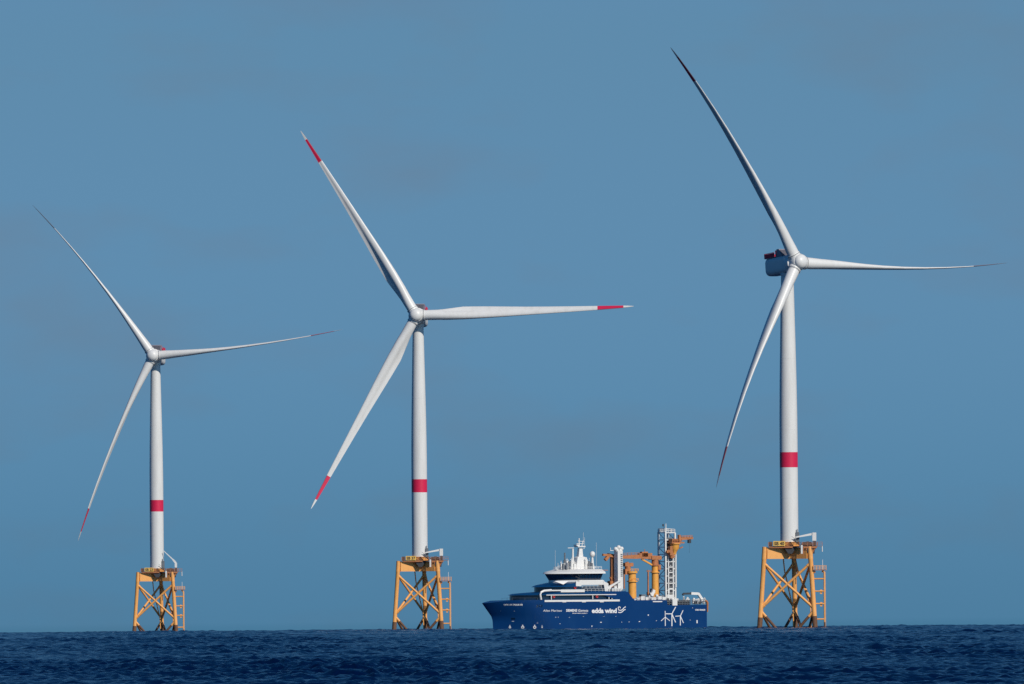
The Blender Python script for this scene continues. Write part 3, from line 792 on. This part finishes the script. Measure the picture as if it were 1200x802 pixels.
for px, y0, y1 in ((650.6, 667, 645), (698.8, 667, 636), (690.6, 667, 654), (653.8, 668, 660)):
    MB().tube([P(px, y0), P(px, y1)], 0.045 if y1 < 650 else 0.07, 6).build('whip_antenna', M['swhite'], ship)
P2 = lambda px, py, y: (SX(px, py, y), y, SZ(px, py))

# ---- lettering and marks on the hull
def on_hull(px, py, out=0.07):
    """point on the port side seen at this pixel"""
    z = SZ(px, py); y = -HB
    for _ in range(25):
        x = SX(px, py, y); y = 0.5 * y - 0.5 * half(x, z)
    return (SX(px, py, y), y - out, z)
def write(txt, px0, px1, py_base, cap, bold=0.0, parent=hull, shear=0.0, name='lettering'):
    """lettering laid on the curved side; cap = cap height in photo pixels"""
    vs_, fs_ = text_mesh(txt, cap / 0.73, bold * cap, 0.0, shear, px1 - px0)
    pts = [on_hull(px0 + v[0], py_base - v[1]) for v in vs_]
    MB().add(pts, fs_).build(name, M['letter'], parent, 0)
def strip(pts, w_, name=None, mb=None):
    """painted stroke through photo pixels"""
    m = mb or MB()
    for (ax_, ay_), (bx_, by_) in zip(pts, pts[1:]):
        l = math.hypot(bx_ - ax_, by_ - ay_); nx, ny = -(by_ - ay_) / l * w_ / 2, (bx_ - ax_) / l * w_ / 2
        q = [on_hull(*p, out=0.07 + 0.004 * (len(m.v) % 7)) for p in ((ax_ + nx, ay_ + ny), (bx_ + nx, by_ + ny), (bx_ - nx, by_ - ny), (ax_ - nx, ay_ - ny))]
        m.add(q, [(0, 1, 2, 3)])
    return m
write('Ailes Marines', 636.2, 658.2, 716.9, 2.6, 0.0, shear=0.12)
write('SIEMENS', 663.2, 676.2, 716.9, 2.9, 0.045)
write('Gamesa', 677.3, 689.0, 716.9, 2.9, 0.015, shear=0.15)
write('RENEWABLE ENERGY', 670.5, 688.2, 719.3, 1.0, 0.03)
write('edda wind', 693.3, 722.6, 718.3, 5.4, 0.06)
m = MB()
strip([(725.5 + 1.35 * math.cos(t_), 712.6 - 1.35 * math.sin(t_)) for t_ in np.linspace(-0.3, 4.2, 9)], 0.9, mb=m)
strip([(724.2, 714.3), (725.8, 715.4), (727.8, 715.4), (729.8, 714.0), (731.2, 712.2), (733.1, 711.2)], 1.0, mb=m)
strip([(724.2, 717.6), (726.2, 718.1), (728.4, 717.6), (730.0, 716.0), (731.2, 714.9), (732.8, 714.3)], 1.0, mb=m)
m.build('swirl_emblem', M['letter'], hull, 0)
write('GOELO ENABLER', 590.2, 612.6, 709.8, 1.9, 0.04, shear=0.1)
write('GOELO ENABLER', 814.8, 826.8, 715.7, 1.7, 0.05)
# three little turbines painted on the side
for hub_, tips, foot, wd in (((779.6, 723.4), ((779.5, 716.2), (774.6, 727.9), (785.0, 727.8)), (779.6, 733.8), 0.75),
                         ((787.4, 719.6), ((791.9, 711.4), (780.2, 719.5), (791.8, 729.6)), (787.4, 734.0), 1.0),
                         ((797.4, 722.0), ((800.6, 715.4), (791.4, 722.4), (801.0, 730.3)), (797.3, 733.2), 0.85)):
    m = MB()
    for t_ in tips: strip([hub_, t_], wd, mb=m)
    strip([hub_, foot], wd * 1.15, mb=m)
    m.build('turbine_emblem', M['letter'], hull, 0)
# bow thruster and bulb symbols, draught marks, small white fittings
for px, sc_ in ((597.4, .8), (612.4, 1.1), (626.4, 1.1), (635.0, .5)):
    m = MB()
    strip([(px, 733.2 - .9 * sc_), (px, 734.6)], 1.0 * sc_, mb=m); strip([(px + 1.25 * sc_ * math.cos(t_), 735.2 - 1.25 * sc_ * math.sin(t_)) for t_ in np.linspace(0, 6.3, 9)], 1.0 * sc_, mb=m)
    m.build('thruster_mark', M['letter'], hull, 0)
m = MB()
for px, py, w_, h in ((602.6, 716.4, .9, .5), (586.7, 716.3, .6, .4), (601, 728.2, 2.6, .35), (651, 723.5, .8, .6), (654, 723.4, .7, .5), (667, 723.6, 1.4, .3), (683.5, 722.6, .7, .5), (656, 731, .8, .6), (704, 729.4, 2.0, .8), (693.4, 734, .8, 1.8), (728.4, 729.2, .6, .7), (737, 729, .8, .7), (749.2, 728.6, 1.6, .8), (759.6, 721, 1.3, 1.3), (769.2, 727.6, .8, .6), (707.5, 722.5, .6, .5), (721.5, 722.5, .6, .5), (809, 726.8, 1.2, .3), (811.7, 712.6, .8, .5), (817, 728.8, 1.3, 3.6), (629.5, 730.3, 1.4, .3)):
    strip([(px - w_ / 2, py), (px + w_ / 2, py)], h, mb=m)
m.build('hull_fitting', M['letter'], hull, 0)
m = MB()
for px in (629.6, 632.1, 634.8): strip([(px, 708.6), (px, 711.6)], 1.3, mb=m)
strip([(598.8, 725.2), (603.6, 725.2)], 2.2, mb=m)
m.build('mooring_opening', M['glass'], hull, 0)

# ---- deck aft
ZD = ZMAIN + 0.02
# open rail section near the stern
op = MB().rail([(XOPEN, -HB + .15, ZSTERN), (STERN - 0.2, -HB + .15, ZSTERN)], ZMAIN - ZSTERN, 0.07, 1.1, 3)
op.build('stern_railing', M['steel'], ship, 0)
op = MB().rail([(XOPEN, HB - .15, ZSTERN), (STERN - 0.2, HB - .15, ZSTERN)], 1.2, 0.06, 1.6, 2)
op.build('stern_railing', M['steel'], ship, 0)
MB().box(XOPEN + 0.6, XCUT, -HB + 1.4, -HB + 2.2, ZSTERN + .02, ZMAIN - 0.15).box(XOPEN + 1.5, XOPEN + 4, -5, 1, ZSTERN + .02, ZMAIN + 0.6).build('deck_locker', M['dark'], ship, 0)
wbx = MB()
x = SX(790.2, 704, -9.4); wbx.box(x - 1.0, x + 1.0, -9.92, -8.8, SZ(790, 709.8), SZ(790, 702)).box(x - 1.2, x + 1.6, -9.7, -8.6, SZ(790, 704.2), SZ(790, 701.6))
wbx.build('white_cabinet', M['swhite'], ship, 0)
q = MB()
for px, py, w_, y in ((752, 699, 5, -7), (757, 700, 4, -5), (765, 700.5, 6, -8), (772, 699, 5, -7.5), (777, 699.8, 4.5, -6), (747, 701, 3.6, -8.5), (743, 701.6, 3, -8), (769, 697, 3, -4), (761, 698, 4, -5)):
    x = SX(px, py, y); ww = w_ / S_SHIP / 2; q.box(x - ww, x + ww, y - .8, y + .8, ZD, SZ(px, py))
q.rail([(SX(745, 703, -9.6), -9.6, ZD), (SX(781, 703, -9.6), -9.6, ZD)], 1.0, 0.05, 1.6)
q.build('deck_machinery', M['swhite'], ship, 0)
q = MB().box(SX(765, 705, -HB), SX(776, 705, -HB), -HB - .1, -HB + .2, SZ(770, 705.8), SZ(770, 704.6)); q.build('fairlead', M['swhite'], ship, 0)
q = MB()
for px, py, w_, y in ((753, 696.8, 6, -4), (760.5, 694, 3, -3), (764, 690, 1.8, -3), (775, 698, 5, -5)):
    x = SX(px, py, y); ww = w_ / S_SHIP / 2; q.box(x - ww, x + ww, y - .8, y + .8, ZD + .3, SZ(px, py))
q.build('deck_winch', M['steel'], ship, 0)
q = MB().beam(P2(763.5, 698.5, -6), P2(766.4, 691.5, -6), 0.9, 1.0).beam(P2(762, 696, -6), P2(767.5, 694.2, -6), 0.5)
q.build('small_davit', M['swhite'], ship, 0)

# big crane with its boom laid forward
YC = -3.2
q = MB().tube([(SX(768, 690, YC), YC, z) for z in (ZD - .5, SZ(768, 671.6), SZ(768, 671.5), SZ(768, 670.4), SZ(768, 670.3), SZ(768, 663))], [1.28, 1.22, 1.65, 1.65, 1.2, 1.2], 28)
crane = q.build('knuckle_crane', M['orange'], ship)
q = MB().tube([(SX(768, 690, YC), YC, z) for z in (SZ(768, 663.2), SZ(768, 661.8), SZ(768, 661.7), SZ(768, 652))], [1.55, 1.55, 1.25, 1.15], 24)
q.box(SX(762, 656, YC), SX(773.5, 656, YC), YC - 1.2, YC + 1.3, SZ(768, 656), SZ(768, 651.6))
q.box(SX(771, 668, YC - 1), SX(774, 668, YC - 1), YC - 1.5, YC + .5, SZ(770, 668), SZ(770, 662))
q.build('slewing_head', M['rust'], crane, 30)
q = MB()
ptA = P2(770, 653.6, YC - .3); ptB = P2(747.5, 652.6, YC - .3); ptC = P2(728, 653.0, YC - .3); ptD = P2(712, 650.5, YC - .3)
q.beam(ptA, ptB, 1.1, 1.3).beam(ptB, ptC, 1.1, 1.5, 1.0, 1.1).beam(ptC, ptD, 1.0, 1.1, 0.9, 1.2)
for a_, b_, h in ((748, 763, 648.4), (751, 758, 646.6)): q.box(SX(a_, 650, YC), SX(b_, 650, YC), YC - .9, YC + .6, SZ(755, 652.5), SZ(755, h))
q.tube([P2(755.5, 649, YC), P2(755.5, 643.8, YC)], 0.12, 6)
q.rail([P2(731, 651.4, YC - .6), P2(749, 650.6, YC - .6)], 0.9, 0.06, 1.6)
q.build('boom', M['rust'], crane, 0)
MB().beam(P2(764.2, 662.2, YC - .2), P2(752, 655.4, YC - .2), 0.55).build('lifting_ram', M['orange'], crane, 0)
q = MB().beam(P2(713.5, 650.8, YC - .3), P2(706.2, 650.4, YC - .3), 0.8, 0.8).beam(P2(712.4, 652.5, YC - .3), P2(709, 656.5, YC - .3), 1.1, 1.0)
q.build('boom_tip', M['dark'], crane, 0).data.materials[0] = M['rust']
# the folded jib that stands behind the white column
q = MB().beam(P2(717.3, 688, YC + .5), P2(717.3, 652, YC + .5), 1.15, 1.15).beam(P2(719.5, 684, YC + .5), P2(716.2, 676, YC + .5), 0.9, 1.3).beam(P2(712.5, 668.4, YC), P2(700, 668.1, YC), 0.22)
q.box(SX(714.2, 684, YC), SX(720.8, 684, YC), YC - .6, YC + 1.4, SZ(717, 689), SZ(717, 681))
q.build('jib', M['rust'], crane, 0)
# short amber crane beside the deckhouse
YK = -4.5
xk = SX(741, 690, YK)
q = MB().tube([(xk, YK, z) for z in (ZD - .5, SZ(741, 682.2), SZ(741, 682.1), SZ(741, 680.8), SZ(741, 680.7), SZ(741, 672), SZ(741, 671.9), SZ(741, 669.5))], [1.45, 1.42, 1.95, 1.95, 1.38, 1.38, 1.9, 1.9], 28)
k2 = q.build('pedestal_crane', M['orange'], ship)
q = MB().rail([(xk - 1.85, YK - 1.2, SZ(741, 669.5)), (xk + 1.6, YK - 1.6, SZ(741, 669.5)), (xk + 1.8, YK + 1.2, SZ(741, 669.5))], 0.8, 0.06, 1).rail([(xk - 1.85, YK - 1.2, SZ(741, 680.8)), (xk + 1.6, YK - 1.6, SZ(741, 680.8))], 0.8, 0.06, 1)
q.build('walkway_railing', M['orange'], k2, 0)
q = MB().tube([P2(736, 671, YK + 1), P2(735.6, 664, YK + 1), P2(734, 659.4, YK + 1)], [1.0, 1.1, 0.8], 14).box(SX(731, 662, YK + 1), SX(740.5, 662, YK + 1), YK, YK + 2.2, SZ(735, 664), SZ(735, 659.8)).beam(P2(739, 663.5, YK + .5), P2(742, 661.4, YK + .5), 0.5)
q.box(SX(731.5, 672, YK + 1), SX(736.5, 672, YK + 1), YK + .2, YK + 2, SZ(735, 673.5), SZ(735, 667)).tube([P2(731.5, 690, YK), P2(731.5, 673, YK)], 0.28, 8)
q.build('crane_head', M['rust'], k2, 30)
# white square mast column between deckhouse and crane
YW = -5.5
q = MB()
xw0, xw1 = SX(724, 660, YW - 1.2), SX(729.9, 660, YW - 1.2)
q.box(xw0, xw1, YW - 1.2, YW + 1.3, Z1b + 1.5, SZ(727, 645.5))
cw = q.build('white_column', M['swhite'], ship, 0)
q = MB()
for k in range(12):
    f_ = k / 12; z = SZ(727, 676) * (1 - f_) + SZ(727, 648.5) * f_
    q.box((xw0 + xw1) / 2 + .1, xw1 - .15, YW - 1.24, YW - 1.18, z, z + .45)
q.build('ladder_recess', M['steel'], cw, 0)
q = MB()
for px, py, r in ((721.5, 643.6, .75), (725, 641.8, .8), (728.4, 643.2, .75), (723, 645.4, .7), (727, 645.6, .7)): q.sphere(P2(px, py, YW - .4), r, 12, 8)
q.tube([P2(724.6, 641.5, YW), P2(724.6, 639.2, YW)], 0.15, 6).tube([P2(715.5, 645, YW), P2(715.5, 642, YW)], 0.12, 6).beam(P2(715, 645.3, YW), P2(722, 645.3, YW), 0.2)
q.build('searchlight_cluster', M['swhite'], cw)
# white davit arm beside the bridge wing
q = MB().beam(P2(712.0, 692.5, -7), P2(714.2, 687.6, -7), 0.9, 1.2).beam(P2(714.2, 687.8, -7), P2(727.2, 680.4, -7), 0.55, 0.75, 0.4, 0.5).box(SX(709.5, 692, -7), SX(713.5, 692, -7), -7.8, -6.2, SZ(711, 694), SZ(711, 690))
q.box(SX(716, 691, -7), SX(727, 691, -7), -7.6, -5.2, SZ(720, 694), SZ(720, 689.6)).tube([P2(721, 690, -6.6), P2(721, 686.5, -6.6)], .6, 10)
q.build('white_davit', M['swhite'], ship, 0)
MB().rail([(SX(713, 693, -9.2), -9.2, SZ(713, 693.5)), (SX(733, 693, -9.2), -9.2, SZ(733, 693.5))], 0.9, 0.06, 1.2).build('deckhouse_railing', M['steel'], ship, 0)
# slim salmon post
MB().beam(P2(759.6, 697, -5), P2(759.6, 668.2, -5), 0.42, 0.42).beam(P2(757.6, 669.4, -5), P2(763.5, 669.4, -5), 0.3).build('loading_post', M['rust'], ship, 0)

# gangway tower: square lattice mast
YG = -1.6
ga, gb = 3.7, 4.6
g0 = SX(780.2, 660, YG - gb / 2); g1 = SX(791.4, 660, YG - gb / 2)
zb_, zt_ = ZD - .4, SZ(781, 623.4)
y0_, y1_ = YG - gb / 2, YG + gb / 2
q = MB()
for x in (g0, g1):
    for y in (y0_, y1_): q.box(x - .28, x + .28, y - .28, y + .28, zb_, zt_ if not (x == g1) else zt_ - .3)
nb = 9
gw = q.build('gangway_tower', M['swhite'], ship, 0)
q = MB()
for k in range(nb + 1):
    z = zb_ + 1.2 + (zt_ - zb_ - 1.5) * k / nb
    for a_, b_ in (((g0, y0_), (g1, y0_)), ((g0, y1_), (g1, y1_)), ((g0, y0_), (g0, y1_)), ((g1, y0_), (g1, y1_))):
        q.beam((*a_, z), (*b_, z), 0.32)
        if k < nb:
            z2 = z + (zt_ - zb_ - 1.5) / nb; f_ = k % 2
            if a_[1] != b_[1]:
                q.beam((*(a_, b_)[f_], z), (*(b_, a_)[f_], z2), 0.2)
q.build('lattice_brace', M['swhite'], gw, 0)
# plated shaft and ladder columns in the tower
q = MB().box(g0 + .35, g1 - .9, y0_ + .5, y0_ + .9, zb_ + 1, zt_ - 2)
q.box(g0 + 1.2, g0 + 1.45, y0_ + 1.6, y1_ - 1.9, zb_ + 1, zt_ - 3)
q.build('shaft_plate', M['steel'], gw, 0)
q = MB()
xa, xb = g0 + .95, g0 + 2.9
for x in (xa, xb): q.box(x - .22, x + .22, y0_ - .5, y0_ - .1, zb_, SZ(785, 650))
for k in range(7):
    z = SZ(785, 690) + (SZ(785, 652) - SZ(785, 690)) * k / 6; q.box(xa, xb, y0_ - .5, y0_ - .1, z - .18, z + .18)
    q.box((xa + xb) / 2 - .3, (xa + xb) / 2 + .25, y0_ - .42, y0_ - .2, z + .5, z + 1.6)
q.box(g0 + .3, g0 + 3.2, y0_ - .55, y0_ - .05, zb_ + .2, SZ(785, 697)).box(g0 + .6, g0 + 2.9, y0_ - .55, y0_ - .05, SZ(785, 695.5), SZ(785, 690.2))
q.box(g1 - .1, g1 + .25, y0_ - .6, y0_ - .2, SZ(790, 688.5), SZ(790, 648))
q.build('white_trunk', M['swhite'], gw, 0)
q = MB()
for k in range(6):
    z = SZ(785, 686) + (SZ(785, 654) - SZ(785, 686)) * k / 5; q.box(xa + .3, xb - .3, y0_ - .56, y0_ - .51, z - .5, z + .35)
q.box(xa + .3, xb - .35, y0_ - .60, y0_ - .56, SZ(785, 694.8), SZ(785, 691.2))
q.build('dark_opening', M['dark'], gw, 0)
q = MB().rail([(g0, y0_, zt_), (g1, y0_, zt_ - .3), (g1, y1_, zt_ - .3), (g0, y1_, zt_), (g0, y0_, zt_)], 1.2, 0.09, 1.2, 2)
q.tube([P2(780.6, 624, YG), P2(780.6, 613.6, YG)], [.22, .14], 8).box(g0 - .3, g0 + 1.2, y1_ - 1.5, y1_, zt_, zt_ + .9).tube([P2(786.5, 624, YG), P2(786.5, 620.5, YG)], .15, 6)
q.build('tower_head', M['swhite'], gw, 0)
q = MB().box(SX(776.6, 615, YG), SX(778.2, 615, YG), YG - .1, YG + .1, SZ(777, 617), SZ(777, 614.2)).tube([P2(778.2, 624, YG), P2(778.2, 614, YG)], .06, 6)
q.build('flag', M['dark'], gw, 0)
# orange operator unit and gangway end on the tower
YU = y0_ - 1.6
q = MB().tube([P2(790.6, 650, YU), P2(790.6, 647.5, YU), P2(790.8, 645.2, YU), P2(791.2, 642.6, YU), P2(791.2, 638.2, YU), P2(791.2, 638.0, YU), P2(791.2, 637.0, YU)], [.6, .75, 1.0, 1.5, 1.6, 2.0, 2.0], 24)
gu = q.build('gangway_head', M['orange'], ship)
q = MB().box(SX(784.5, 635, YU), SX(799.6, 635, YU), YU - 1.6, YU + 1.4, SZ(791, 637), SZ(791, 635.4)).box(SX(786, 633, YU), SX(793, 633, YU), YU - 1, YU + 1.2, SZ(791, 635.4), SZ(791, 631.5))
q.box(SX(795.2, 630, YU), SX(797.4, 630, YU), YU - .5, YU + .5, SZ(796, 635.4), SZ(796, 626.8)).rail([P2(788, 635.4, YU - 1.5), P2(799.2, 635.2, YU - 1.5)], 1.0, .08, 1)
q.beam(P2(797, 642.6, YU), P2(800.4, 641.0, YU), .4).beam(P2(781, 647, YU), P2(787, 645, YU), .7, .9).box(SX(784.6, 650, YU), SX(787.8, 650, YU), YU - .6, YU + .9, SZ(786, 651), SZ(786, 640)).beam(P2(784.5, 645, YU), P2(789.5, 653.5, YU), 1.0, 1.2).beam(P2(786.5, 654, YU), P2(790.6, 648, YU), .9, .9)
q.build('operator_platform', M['rust'], gu, 0)
q = MB().beam(P2(797, 631.4, YU), P2(812.0, 630.6, YU), 0.8, 1.1, 0.8, .8).rail([P2(799, 630.4, YU - .5), P2(811.5, 629.6, YU - .5)], .7, .07, 1)
q.build('gangway_boom', M['rust'], gu, 0)
MB().box(SX(806.6, 634, YU), SX(809.6, 634, YU), YU - .4, YU + .4, SZ(808, 636.6), SZ(808, 632)).tube([P2(808.2, 636.5, YU), P2(808.2, 648, YU)], .03, 5).build('hook_block', M['dark'], gu, 0)

# white crane over the stern
YS = -6.5
q = MB().tube([P2(822.6, 707, YS), P2(822.6, 702, YS)], [.75, .55], 12)
sc_ = q.build('stern_crane', M['swhite'], ship)
MB().beam(P2(823, 702.6, YS), P2(818.4, 695.6, YS), .7, .9).beam(P2(818.6, 696.0, YS), P2(810, 695.6, YS), .65, .9).build('crane_arm', M['swhite'], sc_, 0)
MB().beam(P2(810, 695.7, YS), P2(801.5, 696.0, YS), .55, .7).beam(P2(802, 695.6, YS), P2(800.2, 697.4, YS), .6).build('crane_jib', M['dark'], sc_, 0)
q = MB()
for a_, b_ in (((812, 707.5), (813.5, 701)), ((811.5, 703.5), (819, 702.6)), ((818, 708), (819.5, 702)), ((822, 704), (827.2, 703)), ((825, 707.5), (826, 702.5)), ((804, 706), (806.5, 700.4)), ((801.5, 699.5), (801.8, 703.5)), ((803, 704), (808, 702.5)), ((806, 708), (806, 703)), ((826.5, 701), (823.5, 704.5))):
    q.beam(P2(*a_, YS + random.uniform(-2, 0)), P2(*b_, YS - 1), .5)
q.build('stern_frame', M['swhite'], ship, 0)
q = MB().box(SX(815, 706, -6), SX(820, 706, -6), -7, -5, SZ(816, 708.4), SZ(816, 704.2)).box(SX(802, 706, -6), SX(806, 706, -6), -7, -5, SZ(804, 708.4), SZ(804, 703.6))
q.build('stern_winch', M['dark'], ship, 0)
q = MB().tube([P2(826.4, 704.4, -HB), P2(828.3, 704.6, -HB), P2(829.4, 706.5, -HB), P2(829.5, 717.5, -HB)], [.3, .4, .42, .25], 10)
q.build('stern_fender', M['rust'], ship)
